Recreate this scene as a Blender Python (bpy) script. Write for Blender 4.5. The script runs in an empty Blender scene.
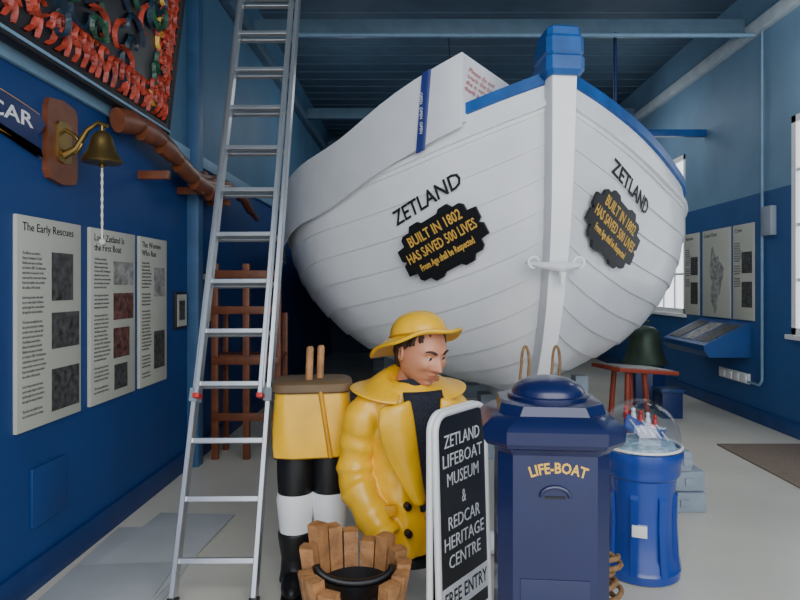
import bpy, bmesh, math, random
from mathutils import Vector as V, Matrix, Euler
random.seed(7)
scene = bpy.context.scene
COL = scene.collection

# ------------------------------------------------------------------ helpers
def lin(c):
    c = c / 255.0
    return c / 12.92 if c <= 0.04045 else ((c + 0.055) / 1.055) ** 2.4

def M(name, rgb, rough=0.5, metal=0.0, var=0.12, scale=6.0, bump=0.0, bscale=30.0, coat=0.0):
    m = bpy.data.materials.new(name); m.use_nodes = True
    nt = m.node_tree; b = nt.nodes['Principled BSDF']
    b.inputs['Roughness'].default_value = rough
    b.inputs['Metallic'].default_value = metal
    if coat: b.inputs['Coat Weight'].default_value = coat
    c = [lin(x) for x in rgb]
    tc = nt.nodes.new('ShaderNodeTexCoord')
    n = nt.nodes.new('ShaderNodeTexNoise'); n.inputs['Scale'].default_value = scale
    n.inputs['Detail'].default_value = 5
    nt.links.new(tc.outputs['Object'], n.inputs['Vector'])
    r = nt.nodes.new('ShaderNodeValToRGB')
    r.color_ramp.elements[0].position = 0.3; r.color_ramp.elements[1].position = 0.7
    r.color_ramp.elements[0].color = [x * (1 - var) for x in c] + [1]
    r.color_ramp.elements[1].color = [min(1, x * (1 + var)) for x in c] + [1]
    nt.links.new(n.outputs['Fac'], r.inputs['Fac'])
    nt.links.new(r.outputs['Color'], b.inputs['Base Color'])
    if bump:
        n2 = nt.nodes.new('ShaderNodeTexNoise'); n2.inputs['Scale'].default_value = bscale
        nt.links.new(tc.outputs['Object'], n2.inputs['Vector'])
        bp = nt.nodes.new('ShaderNodeBump'); bp.inputs['Strength'].default_value = bump
        bp.inputs['Distance'].default_value = 0.02
        nt.links.new(n2.outputs['Fac'], bp.inputs['Height'])
        nt.links.new(bp.outputs['Normal'], b.inputs['Normal'])
    return m

def two_tone(name, lo, hi, z0, rough=0.6):
    m = bpy.data.materials.new(name); m.use_nodes = True
    nt = m.node_tree; b = nt.nodes['Principled BSDF']; b.inputs['Roughness'].default_value = rough
    g = nt.nodes.new('ShaderNodeNewGeometry'); s = nt.nodes.new('ShaderNodeSeparateXYZ')
    nt.links.new(g.outputs['Position'], s.inputs[0])
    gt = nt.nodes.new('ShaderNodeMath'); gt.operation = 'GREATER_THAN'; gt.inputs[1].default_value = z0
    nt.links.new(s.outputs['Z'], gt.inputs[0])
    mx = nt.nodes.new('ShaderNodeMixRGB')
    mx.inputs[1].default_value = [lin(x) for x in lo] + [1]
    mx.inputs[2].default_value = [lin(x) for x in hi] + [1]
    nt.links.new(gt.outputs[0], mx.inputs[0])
    n = nt.nodes.new('ShaderNodeTexNoise'); n.inputs['Scale'].default_value = 1.7; n.inputs['Detail'].default_value = 8
    nt.links.new(g.outputs['Position'], n.inputs['Vector'])
    hs = nt.nodes.new('ShaderNodeHueSaturation')
    mr = nt.nodes.new('ShaderNodeMapRange'); mr.inputs['To Min'].default_value = 0.75; mr.inputs['To Max'].default_value = 1.25
    nt.links.new(n.outputs['Fac'], mr.inputs['Value']); nt.links.new(mr.outputs[0], hs.inputs['Value'])
    nt.links.new(mx.outputs[0], hs.inputs['Color']); nt.links.new(hs.outputs[0], b.inputs['Base Color'])
    bp = nt.nodes.new('ShaderNodeBump'); bp.inputs['Strength'].default_value = 0.15; bp.inputs['Distance'].default_value = 0.02
    nt.links.new(n.outputs['Fac'], bp.inputs['Height']); nt.links.new(bp.outputs[0], b.inputs['Normal'])
    return m

def root(name, loc=(0, 0, 0)):
    e = bpy.data.objects.new(name, None); e.location = loc; e.empty_display_size = 0.1
    COL.objects.link(e); return e

def adopt(o, parent):
    if parent is not None:
        o.parent = parent
        if parent.type == 'EMPTY':
            o.matrix_parent_inverse = Matrix.Translation(-V(parent.location))
    return o

def mk(name, bm, mat, parent=None, smooth=True, ang=35, xf=None):
    if xf is not None: bmesh.ops.transform(bm, matrix=xf, verts=bm.verts)
    bmesh.ops.recalc_face_normals(bm, faces=bm.faces)
    me = bpy.data.meshes.new(name); bm.to_mesh(me); bm.free()
    if smooth:
        for p in me.polygons: p.use_smooth = True
        me.set_sharp_from_angle(angle=math.radians(ang))
    if mat is not None:
        for mm in (mat if isinstance(mat, (list, tuple)) else [mat]): me.materials.append(mm)
    o = bpy.data.objects.new(name, me); COL.objects.link(o)
    return adopt(o, parent)

def bake(o):
    dg = bpy.context.evaluated_depsgraph_get(); dg.update()
    me = bpy.data.meshes.new_from_object(o.evaluated_get(dg))
    o.modifiers.clear()
    if o.type == 'MESH':
        o.data = me
    return me

def bbox(bm, lo, hi):
    r = bmesh.ops.create_cube(bm, size=1)
    lo = V(lo); hi = V(hi); c = (lo + hi) / 2; d = hi - lo
    for v in r['verts']: v.co = V((v.co.x * d.x, v.co.y * d.y, v.co.z * d.z)) + c
    return r['verts']

def box(name, lo, hi, mat, parent=None, bev=0.0, xf=None, seg=2):
    bm = bmesh.new(); bbox(bm, lo, hi)
    if bev: bmesh.ops.bevel(bm, geom=list(bm.edges), offset=bev, segments=seg, affect='EDGES', profile=0.6)
    return mk(name, bm, mat, parent, xf=xf)

def tube_bm(bm, pts, rad, n=12, caps=True, closed=False):
    pts = [V(p) for p in pts]; k = len(pts)
    rads = rad if isinstance(rad, (list, tuple)) else [rad] * k
    rings = []; up = None
    for i, p in enumerate(pts):
        if closed: d = pts[(i + 1) % k] - pts[(i - 1) % k]
        else: d = pts[min(i + 1, k - 1)] - pts[max(i - 1, 0)]
        d.normalize()
        if up is None:
            up = V((0, 0, 1)) if abs(d.z) < 0.9 else V((1, 0, 0))
        a = d.cross(up).normalized(); b = a.cross(d).normalized(); up = b
        r = rads[i]
        rx, ry = (r if isinstance(r, tuple) else (r, r))
        rings.append([bm.verts.new(p + a * math.cos(t) * rx + b * math.sin(t) * ry) for t in [2 * math.pi * j / n for j in range(n)]])
    m = k if closed else k - 1
    for i in range(m):
        A = rings[i]; B = rings[(i + 1) % k]
        for j in range(n): bm.faces.new((A[j], A[(j + 1) % n], B[(j + 1) % n], B[j]))
    if caps and not closed:
        bm.faces.new(rings[0]); bm.faces.new(list(reversed(rings[-1])))

def tube(name, pts, rad, mat, parent=None, n=12, closed=False, xf=None):
    bm = bmesh.new(); tube_bm(bm, pts, rad, n, closed=closed); return mk(name, bm, mat, parent, ang=50, xf=xf)

def loft_bm(bm, secs, n=32, power=2.0, cap=True, fn=None):
    """secs: (cx,cy,z,rx,ry)"""
    rings = []
    for (cx, cy, z, rx, ry) in secs:
        ring = []
        for j in range(n):
            t = 2 * math.pi * j / n
            c, s = math.cos(t), math.sin(t)
            x = math.copysign(abs(c) ** (2 / power), c) * rx; y = math.copysign(abs(s) ** (2 / power), s) * ry
            p = V((cx + x, cy + y, z))
            if fn: p = fn(p, t)
            ring.append(bm.verts.new(p))
        rings.append(ring)
    for A, B in zip(rings, rings[1:]):
        for j in range(n): bm.faces.new((A[j], A[(j + 1) % n], B[(j + 1) % n], B[j]))
    if cap: bm.faces.new(rings[0]); bm.faces.new(rings[-1])
    return rings

def lathe(name, prof, mat, parent=None, n=40, loc=(0, 0, 0), fn=None, xf=None, ang=35):
    bm = bmesh.new()
    loft_bm(bm, [(loc[0], loc[1], loc[2] + z, max(r, 0.0005), max(r, 0.0005)) for r, z in prof], n=n, fn=fn)
    return mk(name, bm, mat, parent, xf=xf, ang=ang)

def poly_plate(name, pts2, thick, mat, parent, fr, bev=0.0):
    """extruded 2D outline, in frame fr (u,v,n)"""
    bm = bmesh.new()
    vs = [bm.verts.new((x, y, 0)) for x, y in pts2]
    f = bm.faces.new(vs)
    r = bmesh.ops.extrude_face_region(bm, geom=[f])
    for g in r['geom']:
        if isinstance(g, bmesh.types.BMVert): g.co.z += thick
    return mk(name, bm, mat, parent, smooth=False, xf=fr)

def frame(o, u, v=None, n=None):
    u = V(u).normalized()
    if n is None: v = V(v).normalized(); n = u.cross(v).normalized(); v = n.cross(u)
    else: n = V(n).normalized(); v = n.cross(u).normalized(); u = v.cross(n)
    m = Matrix.Identity(4)
    for i in range(3): m[i][0] = u[i]; m[i][1] = v[i]; m[i][2] = n[i]; m[i][3] = V(o)[i]
    return m

def text(name, body, size, fr, mat, parent=None, align='CENTER', ext=0.001, sp=1.0, lsp=1.0, bold=0.0, width=None, warp=None, arc=None):
    cu = bpy.data.curves.new(name, 'FONT'); cu.body = body; cu.size = size
    cu.align_x = align; cu.align_y = 'CENTER' if align == 'CENTER' else 'TOP_BASELINE'
    cu.extrude = ext; cu.space_character = sp; cu.space_line = lsp; cu.offset = bold; cu.resolution_u = 2
    t = bpy.data.objects.new(name, cu); COL.objects.link(t)
    dg = bpy.context.evaluated_depsgraph_get(); dg.update()
    me = bpy.data.meshes.new_from_object(t.evaluated_get(dg))
    bpy.data.objects.remove(t)
    if width:
        xs = [v.co.x for v in me.vertices]
        if xs:
            k = width / max(1e-6, (max(xs) - min(xs)))
            for v in me.vertices: v.co.x *= k
    if arc:
        for v in me.vertices:
            a = v.co.x / arc; r = arc + v.co.y
            v.co.x = math.sin(a) * r; v.co.y = math.cos(a) * r - arc
    if warp:
        for v in me.vertices: v.co = warp(v.co)
    else:
        me.transform(fr)
    me.materials.clear(); me.materials.append(mat)
    o = bpy.data.objects.new(name, me); COL.objects.link(o)
    return adopt(o, parent)

def interp(x, tab):
    if x <= tab[0][0]: return tab[0][1]
    if x >= tab[-1][0]: return tab[-1][1]
    for i in range(len(tab) - 1):
        x0, y0 = tab[i]; x1, y1 = tab[i + 1]
        if x0 <= x <= x1:
            def sl(a, b): return (b[1] - a[1]) / (b[0] - a[0])
            m = sl(tab[i], tab[i + 1])
            m0 = m if i == 0 else (sl(tab[i - 1], tab[i]) + m) / 2
            m1 = m if i + 2 >= len(tab) else (sl(tab[i + 1], tab[i + 2]) + m) / 2
            h = x1 - x0; t = (x - x0) / h
            return ((2*t**3-3*t*t+1)*y0 + (t**3-2*t*t+t)*h*m0 + (-2*t**3+3*t*t)*y1 + (t**3-t*t)*h*m1)

# ------------------------------------------------------------------ materials
WALL = two_tone('wall_paint', (14, 60, 120), (72, 112, 142), 2.66)
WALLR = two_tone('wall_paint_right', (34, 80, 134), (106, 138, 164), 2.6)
BACKP = M('back_wall_paint', (58, 84, 106), .7)
CEIL = M('ceiling_paint', (70, 92, 110), .7, scale=3)
BEAM = M('beam_paint', (86, 110, 128), .5)
PALE = M('pale_blue_trim', (118, 150, 174), .5)
FLOOR = M('floor_paint', (208, 204, 190), .32, var=.08, scale=1.3)
WHITE = M('boat_white', (234, 236, 237), .3, var=.06, scale=2.5, bump=.06, bscale=8, coat=.2)
WHITE2 = M('white_paint', (232, 234, 234), .4, var=.03)
BLUEG = M('gunwale_blue', (26, 84, 152), .4, var=.25)
SHEET = M('white_board', (212, 216, 220), .55, var=.04)
BLACK = M('black_paint', (14, 14, 16), .45)
GOLD = M('gold_letter', (216, 170, 70), .5, var=.05)
INK = M('ink_black', (22, 22, 26), .6)
NAVY = M('pillar_navy', (18, 28, 72), .3, var=.1, coat=.3)
DKBLUE = M('dark_blue', (18, 40, 92), .4)
DRUM = M('drum_blue', (26, 62, 146), .28, var=.1, coat=.4)
YEL = M('oilskin_yellow', (236, 180, 14), .36, var=.16, scale=5, coat=.2)
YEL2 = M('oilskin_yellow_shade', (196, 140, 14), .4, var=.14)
SKIN = M('painted_skin', (196, 132, 100), .42, var=.08)
LIP = M('painted_lip', (150, 78, 66), .4)
HAIR = M('painted_hair', (48, 32, 22), .5, bump=.6, bscale=60)
EYEW = M('eye_white', (206, 198, 184), .3, var=.01)
EYED = M('eye_iris', (36, 30, 26), .2, var=.01)
JUMPER = M('navy_jumper', (22, 26, 40), .8, bump=.6, bscale=90)
WOOD = M('varnished_wood', (108, 58, 32), .4, var=.3, scale=9)
WOODL = M('pale_wood', (158, 112, 70), .6, var=.32, scale=14, bump=.4)
BROWN = M('brown_plinth', (104, 82, 54), .6, var=.2)
ALU = M('aluminium', (190, 194, 198), .3, metal=.85, var=.06)
RED = M('red_paint', (190, 40, 34), .4)
ORED = M('carved_red', (160, 56, 38), .45, var=.5, scale=14)
GREEN = M('carved_green', (34, 78, 58), .45, var=.4, scale=14)
CBLUE = M('carved_teal', (20, 44, 62), .45, var=.4, scale=14)
BRASS = M('aged_brass', (140, 116, 66), .35, metal=.9, var=.2)
BRONZE = M('bronze_green', (62, 78, 66), .5, metal=.5, var=.25)
ROPE = M('rope', (140, 108, 72), .85, var=.25, scale=40, bump=.6, bscale=90)
ROPEW = M('white_rope', (205, 200, 190), .85, var=.15, scale=40)
PAPER = M('panel_paper', (184, 185, 172), .5, var=.04, scale=2)
PHOTO = M('printed_photo', (66, 66, 66), .5, var=.9, scale=26)
PHOTOR = M('printed_photo_red', (96, 62, 56), .5, var=.9, scale=28)
PHOTOL = M('printed_photo_light', (140, 140, 136), .5, var=.6, scale=16)
GREYT = M('panel_grey_text', (84, 84, 84), .6)
SIGNB = M('sign_black', (26, 28, 34), .35)
CARD = M('cardboard_grey', (178, 182, 182), .7, var=.08, scale=3)
GREYB = M('grey_block', (138, 150, 162), .6)
MAT = M('door_mat_fibre', (136, 120, 106), .95, var=.15, scale=50, bump=.6, bscale=200)
PLASTIC = M('white_plastic', (225, 225, 220), .35, var=.02)

def glass_mat():
    m = bpy.data.materials.new('clear_glass'); m.use_nodes = True; nt = m.node_tree
    for n in list(nt.nodes): nt.nodes.remove(n)
    o = nt.nodes.new('ShaderNodeOutputMaterial'); mx = nt.nodes.new('ShaderNodeMixShader')
    tr = nt.nodes.new('ShaderNodeBsdfTransparent'); gl = nt.nodes.new('ShaderNodeBsdfGlossy')
    tr.inputs[0].default_value = (.93, .95, .97, 1); gl.inputs['Roughness'].default_value = .03
    mx.inputs[0].default_value = .13
    nt.links.new(tr.outputs[0], mx.inputs[1]); nt.links.new(gl.outputs[0], mx.inputs[2])
    nt.links.new(mx.outputs[0], o.inputs[0]); return m
GLASS = glass_mat()

# ------------------------------------------------------------------ room shell
XL, XR, YB, ZC = -1.94, 3.9, 14.0, 5.0
YF = -0.4
box('floor', (XL - .2, -3.0, -.1), (XR + .2, YB + .2, 0), FLOOR)
box('wall_left', (XL - .2, YF, 0), (XL, YB, ZC), WALL)
box('wall_back', (XL - .2, YB, 0), (XR + .2, YB + .2, ZC), BACKP)
box('ceiling', (XL - .2, YF, ZC), (XR + .2, YB + .2, ZC + .12), CEIL)
W1 = (4.6, 6.2, 1.05, 3.3); W2 = (8.62, 10.2, 1.15, 3.45); WT = .07
bm = bmesh.new()
segs = [(YF, W1[0], 0, ZC), (W1[0], W1[1], 0, W1[2]), (W1[0], W1[1], W1[3], ZC), (W1[1], W2[0], 0, ZC),
        (W2[0], W2[1], 0, W2[2]), (W2[0], W2[1], W2[3], ZC), (W2[1], YB, 0, ZC)]
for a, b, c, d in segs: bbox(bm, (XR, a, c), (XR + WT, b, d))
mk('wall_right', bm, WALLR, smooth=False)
for i, w in enumerate((W1, W2)):
    r = root('window_%d' % (i + 1), (XR, (w[0] + w[1]) / 2, w[2]))
    bm = bmesh.new(); t = .07
    x0, x1 = XR + .0, XR + .04
    bbox(bm, (x0, w[0], w[2]), (x1, w[0] + t, w[3])); bbox(bm, (x0, w[1] - t, w[2]), (x1, w[1], w[3]))
    bbox(bm, (x0, w[0], w[2]), (x1, w[1], w[2] + t)); bbox(bm, (x0, w[0], w[3] - t), (x1, w[1], w[3]))
    for k in range(1, 4):
        y = w[0] + (w[1] - w[0]) * k / 4; bbox(bm, (x0 + .01, y - .016, w[2]), (x1 - .005, y + .016, w[3]))
    for k in range(1, 4):
        z = w[2] + (w[3] - w[2]) * k / 4; bbox(bm, (x0 + .01, w[0], z - .016), (x1 - .005, w[1], z + .016))
    mk('frame', bm, WHITE2, r, smooth=False)
    box('sill', (XR - .05, w[0] - .04, w[2] - .05), (XR + .05, w[1] + .04, w[2]), WHITE2, r, .008)
box('baseboard_left', (XL, YF, 0), (XL + .025, YB, .16), M('skirting', (14, 48, 102), .45), None, .004)
box('baseboard_right', (XR - .025, YF, 0), (XR, YB, .16), M('skirting_r', (24, 62, 118), .45), None, .004)
box('trim_1', (XL, YF, 2.62), (XL + .03, YB, 2.72), PALE, None, .006)
box('trim_2', (XR - .1, YF, 4.38), (XR, YB, 4.52), M('wall_plate', (185, 196, 202), .5), None, .01)
box('trim_3', (XL, YF, 4.38), (XL + .1, YB, 4.52), BEAM, None, .01)
for i, y in enumerate((4.5, 6.95, 10.4, 12.8)):
    box('ceiling_beam', (XL + .1, y - .06, 4.44), (XR - .1, y + .06, 4.62), BEAM, None, .01)
bm = bmesh.new()
for i in range(40):
    y = .2 + i * .35; bbox(bm, (XL, y, ZC - .008), (XR, y + .02, ZC))
mk('ceiling_battens', bm, BEAM, None, smooth=False)
box('wall_post', (XL, 5.12, 0), (XL + .1, 5.24, 4.38), M('post_blue', (52, 90, 128), .5), None, .008)
box('wall_hatch', (XL, 3.03, .32), (XL + .015, 3.33, .62), WALL, None, .004)
box('bracket_beam', (2.75, 8.0, 3.55), (XR, 8.08, 3.64), BLUEG, None, .005)
tube('ceiling_pipe', [(2.28, 6.8, 4.42), (2.28, 6.8, 3.3)], .02, DKBLUE)
tube('conduit_pipe', [(XL + .1, 6.7, 4.35), (XR - .1, 6.7, 4.35)], .025, PALE)
tube('hanging_wire', [(.40, 6.9, 4.42), (.42, 6.9, 3.9), (.5, 6.9, 2.6)], .006, INK)
r = root('socket_strip', (XR, 7.3, .45))
box('backplate', (XR - .03, 6.95, .41), (XR, 7.62, .53), PLASTIC, r, .006)
for k in range(4):
    box('socket', (XR - .042, 6.98 + k * .16, .43), (XR - .03, 7.1 + k * .16, .51), WHITE2, r, .003)
tube('conduit', [(XR - .03, 6.67, 4.38), (XR - .03, 6.67, .5), (XR - .03, 6.72, .44), (XR - .03, 6.95, .44)], .015, PALE, r)
box('switch_box', (XR - .07, 6.45, 2.1), (XR, 6.62, 2.42), GREYB, None, .01)

# ------------------------------------------------------------------ information panels
LOREM = ("The lifeboat was built by", "Henry Greathead of South", "Shields and came to Redcar", "in October 1802. The fishermen", "subscribed to keep her in the",
         "town and the crews were drawn", "from the families who worked", "the cobles off the beach.", "", "In her long service she went", "out to many ships in distress", "and brought the crews ashore",
         "through the heavy breakers.", "", "The boat was pulled by ten", "oars and steered by a sweep", "at either end so that she did", "not need to turn in the surf.")
def info_panel(origin, u, n, w, h, title, photos, cols=1):
    fr = frame(origin, u, n=n)
    p = root('information_panel', origin)
    box('board', (0, 0, 0), (w, h, .02), PAPER, p, .003, xf=fr)
    text('title', title, h * .056, fr @ Matrix.Translation((w * .07, h * .93, .0215)), INK, p, align='LEFT', ext=.0005)
    lines = "\n".join(LOREM) + "\n" + "\n".join(LOREM[:16])
    text('body_text', lines, h * .0205, fr @ Matrix.Translation((w * .07, h * .82, .0215)), GREYT, p, align='LEFT', ext=.0003, lsp=1.12, width=w * .34)
    for (a, b, c, d, m) in photos:
        box('photo', (w * a, h * b, .02), (w * c, h * d, .0225), m, p, xf=fr)
    return p
info_panel((XL, 2.90, .83), (0, 1, 0), (1, 0, 0), .56, 1.07, 'The Early Rescues', [(.5, .05, .96, .26, PHOTO), (.5, .36, .96, .54, PHOTO), (.5, .6, .85, .84, PHOTO)])
info_panel((XL, 3.56, .83), (0, 1, 0), (1, 0, 0), .57, 1.07, 'Lord Zetland Is\nthe First Boat', [(.5, .05, .8, .2, PHOTO), (.48, .24, .85, .42, PHOTOR), (.48, .47, .95, .63, PHOTOR), (.48, .68, .95, .82, PHOTOL)])
info_panel((XL, 4.20, .83), (0, 1, 0), (1, 0, 0), .46, 1.07, 'The Women\nWho Ran', [(.5, .1, .9, .36, PHOTO), (.5, .6, .9, .8, PHOTOL)])
for (y, w, z0, z1) in ((4.83, .24, 1.2, 1.5), (5.28, .4, 1.2, 1.68)):
    fr = frame((XL, y, z0), (0, 1, 0), n=(1, 0, 0)); r = root('framed_picture', (XL, y, z0)); h = z1 - z0
    box('frame', (0, 0, 0), (w, h, .025), INK, r, .004, xf=fr); box('mount', (.02, .02, .025), (w - .02, h - .02, .027), PAPER, r, xf=fr)
    box('print', (.06, .07, .027), (w - .06, h - .07, .029), PHOTO, r, xf=fr)
for (y, w, m, t) in ((8.6, .42, PHOTO, 'Rescues'), (8.07, .7, PHOTOL, 'Coast Chart'), (7.3, .44, PHOTO, 'Crew')):
    fr = frame((XR, y, 1.15), (0, -1, 0), n=(-1, 0, 0)); r = root('history_poster', (XR, y, 1.15))
    box('board', (0, 0, 0), (w, 1.13, .02), PAPER, r, .003, xf=fr)
    text('title', t, .07, fr @ Matrix.Translation((.04, 1.04, .0215)), INK, r, align='LEFT', ext=.0004)
    if w > .6:
        bm = bmesh.new(); pts = []
        for k in range(26):
            a = 2 * math.pi * k / 26; q = 1 + .25 * math.sin(3 * a + 1) + .14 * math.sin(7 * a)
            pts.append((w / 2 + .15 * math.cos(a) * q, .5 + .36 * math.sin(a) * q))
        poly_plate('coast_map', pts, .002, PHOTOL, r, fr @ Matrix.Translation((0, 0, .02)))
    else:
        box('photo', (w * .45, .15, .02), (w * .94, .45, .0225), m, r, xf=fr); box('photo', (w * .45, .55, .02), (w * .94, .8, .0225), m, r, xf=fr)
        text('body_text', "\n".join(LOREM), .03, fr @ Matrix.Translation((.03, .9, .0215)), GREYT, r, align='LEFT', ext=.0003, width=w * .36)
r = root('display_lectern', (3.6, 7.4, .8))
bm = bmesh.new(); prof = [(XR, .72), (3.42, .72), (3.36, .80), (3.36, .86), (XR, 1.13)]
A = [bm.verts.new((x, 6.95, z)) for x, z in prof]; B = [bm.verts.new((x, 8.1, z)) for x, z in prof]
bm.faces.new(A); bm.faces.new(B)
for k in range(5): bm.faces.new((A[k], A[(k + 1) % 5], B[(k + 1) % 5], B[k]))
mk('cabinet', bm, M('lectern_blue', (32, 72, 130), .4), r, smooth=False)
sl = V((XR - 3.36, 0, 1.13 - .86)).normalized()
fr = frame((3.36, 8.1, .862), (0, -1, 0), v=sl)
for k in range(3): box('card', (.06 + k * .37, .07, 0), (.36 + k * .37, .5, .004), (PHOTO, PHOTOL, PHOTO)[k], r, xf=fr)

# ------------------------------------------------------------------ LIFEBOAT
BX, BY = .92, 3.8
TH = math.radians(6)
AX = V((-math.sin(TH), math.cos(TH), 0)); PR = V((math.cos(TH), math.sin(TH), 0))
L = 9.2; KZ = .70
def HP(a, l, z): return V((BX, BY, 0)) + AX * a + PR * l + V((0, 0, z))
BT = [(0, .05), (.1, .23), (.2, .40), (.5, .82), (1, 1.32), (1.4, 1.635), (2, 1.86), (3, 1.97), (4.6, 2.0)]
def beam(s): return interp(min(s, L - s), BT)
GT = [(0, 2.87), (.28, 2.74), (.6, 2.61), (1, 2.50), (1.4, 2.42), (2, 2.32), (3, 2.2), (4.6, 2.1)]
def gz(s): return interp(min(s, L - s), GT)
def rake(h): return .10 * (1 - h) + .55 * (1 - h) ** 3.5
def hull(side, s, t, off=0.0):
    q = min(s, L - s)
    m = min(1, q / 2.0); m = m ** .6
    h = (1 - m) * t + m * (1 - math.cos(t * math.pi / 2))
    w = (1 - m) * t ** .8 + m * math.sin(t * math.pi / 2) ** .95
    w += (.02 * m + .105 * math.exp(-((q - 1.25) / .6) ** 2)) * math.sin(t * math.pi)
    b = .045 + (beam(s) - .045) * w
    a = s + rake(h) * math.exp(-q * 1.2) * (1 if s < L / 2 else -1)
    z = KZ + (gz(s) - KZ) * h
    return HP(a, side * b, z)
def hull_n(side, s, t):
    e = .01
    s0 = max(.004, s)
    du = hull(side, s0 + e, t) - hull(side, s0 - min(e, s0 * .5), t); dv = hull(side, s0, min(1, t + e)) - hull(side, s0, max(0, t - e))
    n = du.cross(dv).normalized()
    if n.dot(PR * side) < 0 and abs(n.dot(PR)) > .05: n = -n
    if n.z > .5: n = -n
    return n
boat = root('lifeboat', (BX, BY, 0))
NS = 11
us = [(i / 36) ** 2 * (L / 2) for i in range(37)]
ss = us + [L - u for u in reversed(us[:-1])]
for side in (-1, 1):
    bm = bmesh.new(); rows = []
    for i in range(NS):
        for f in (0, .33, .66, 1):
            t = (i + f) / NS; off = .014 * (1 - f)
            row = []
            for s in ss:
                n = hull_n(side, min(max(s, .02), L - .02), max(t, .03))
                row.append(bm.verts.new(hull(side, s, t) + n * off * min(1, min(s, L - s) / .15 + .35)))
            rows.append(row)
    for A, B in zip(rows, rows[1:]):
        for j in range(len(ss) - 1): bm.faces.new((A[j], A[j + 1], B[j + 1], B[j]))
    mk('hull_planking_' + ('port' if side > 0 else 'starboard'), bm, WHITE, boat, ang=22)
for side in (-1, 1):
    bm = bmesh.new(); rows = []
    for i in range(13):
        t = i / 12
        rows.append([bm.verts.new(hull(side, .06 + s * (L - .12) / L, t) - PR * side * .05 + V((0, 0, .04 * (1 - t)))) for s in ss])
    for A, B in zip(rows, rows[1:]):
        for j in range(len(ss) - 1): bm.faces.new((A[j], A[j + 1], B[j + 1], B[j]))
    mk('lining', bm, M('lining_blue', (60, 110, 160), .5), boat)
for side in (-1, 1):
    bm = bmesh.new(); rings = []
    for s in ss:
        b = beam(s); z = gz(s)
        P = [HP(s, side * (b + .035), z - .035), HP(s, side * (b + .035), z + .035), HP(s, side * max(.0, b - .07), z + .04), HP(s, side * max(.0, b - .07), z - .035)]
        rings.append([bm.verts.new(p) for p in P])
    for A, B in zip(rings, rings[1:]):
        for k in range(4): bm.faces.new((A[k], A[(k + 1) % 4], B[(k + 1) % 4], B[k]))
    mk('gunwale', bm, BLUEG, boat)
    bm = bmesh.new(); rings = []
    for s in ss:   # white rubbing strake below gunwale
        n = hull_n(side, min(max(s, .02), L - .02), .93); p = hull(side, s, .93)
        rings.append([bm.verts.new(p + n * a + V((0, 0, c))) for a, c in ((.0, -.022), (.034, -.018), (.034, .018), (.0, .022))])
    for A, B in zip(rings, rings[1:]):
        for k in range(4): bm.faces.new((A[k], A[(k + 1) % 4], B[(k + 1) % 4], B[k]))
    mk('rubbing_strake', bm, WHITE, boat)
for end in (0, 1):
    bm = bmesh.new(); rings = []
    for i in range(25):
        h = i / 24; a = rake(h) - .10; z = KZ - .1 + (2.90 - KZ + .1) * h
        w = .050 + .042 * h
        if end: f = lambda q: L - q
        else: f = lambda q: q
        P = [HP(f(a), -w * .85, z), HP(f(a), w * .85, z), HP(f(a + .04), w, z), HP(f(a + .2), w, z), HP(f(a + .2), -w, z), HP(f(a + .04), -w, z)]
        rings.append([bm.verts.new(p) for p in P])
    for A, B in zip(rings, rings[1:]):
        for k in range(6): bm.faces.new((A[k], A[(k + 1) % 6], B[(k + 1) % 6], B[k]))
    bm.faces.new(rings[0]); bm.faces.new(rings[-1])
    mk('stem', bm, WHITE, boat)
    bm = bmesh.new(); rings = []
    for (z, hw, a0, a1) in ((2.85, .10, -.12, .15), (2.88, .122, -.14, .17), (2.96, .122, -.14, .17), (2.975, .110, -.128, .15), (2.99, .120, -.135, .15), (3.08, .120, -.13, .14), (3.10, .110, -.118, .13), (3.145, .108, -.115, .125), (3.16, .092, -.10, .11)):
        P = [HP(f(a0), -hw * .75, z), HP(f(a0), hw * .75, z), HP(f(a0 + .03), hw, z), HP(f(a1), hw, z), HP(f(a1), -hw, z), HP(f(a0 + .03), -hw, z)]
        rings.append([bm.verts.new(p) for p in P])
    for A, B in zip(rings, rings[1:]):
        for k in range(6): bm.faces.new((A[k], A[(k + 1) % 6], B[(k + 1) % 6], B[k]))
    bm.faces.new(rings[0]); bm.faces.new(rings[-1])
    mk('stem_head', bm, BLUEG, boat, ang=18)
bm = bmesh.new(); rings = []
for i in range(31):
    a = .5 + (L - 1.0) * i / 30
    rings.append([bm.verts.new(HP(a, x, z)) for x, z in ((-.05, .58), (.05, .58), (.06, .73), (-.06, .73))])
for A, B in zip(rings, rings[1:]):
    for k in range(4): bm.faces.new((A[k], A[(k + 1) % 4], B[(k + 1) % 4], B[k]))
bm.faces.new(rings[0]); bm.faces.new(rings[-1]); mk('keel', bm, WHITE, boat)
for s in (2.2, 3.4, 4.6, 5.8, 7.0):
    bm = bmesh.new(); b = beam(s) - .12
    vs = [bm.verts.new(HP(s + x, y, z)) for z in (gz(s) - .3, gz(s) - .25) for x, y in ((-.12, -b), (-.12, b), (.12, b), (.12, -b))]
    bm.faces.new(vs[:4]); bm.faces.new(vs[4:])
    for k in range(4): bm.faces.new((vs[k], vs[(k + 1) % 4], vs[4 + (k + 1) % 4], vs[4 + k]))
    mk('thwart', bm, WOOD, boat, smooth=False)
bm = bmesh.new()
tube_bm(bm, [HP(.10, -.19, 1.70), HP(-.0, -.12, 1.68), HP(-.07, 0, 1.67), HP(-.0, .12, 1.68), HP(.10, .19, 1.70)], [.010, .022, .032, .022, .010], 10)
tube_bm(bm, [HP(-.06, 0, 1.64), HP(-.05, 0, 1.56)], [.03, .016], 10)
for sx in (-1, 1):
    c = HP(.05, sx * .15, 1.70)
    tube_bm(bm, [c + PR * .036 * math.cos(t) + V((0, 0, .036)) * math.sin(t) for t in [2 * math.pi * k / 14 for k in range(14)]], .009, 8, closed=True)
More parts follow.
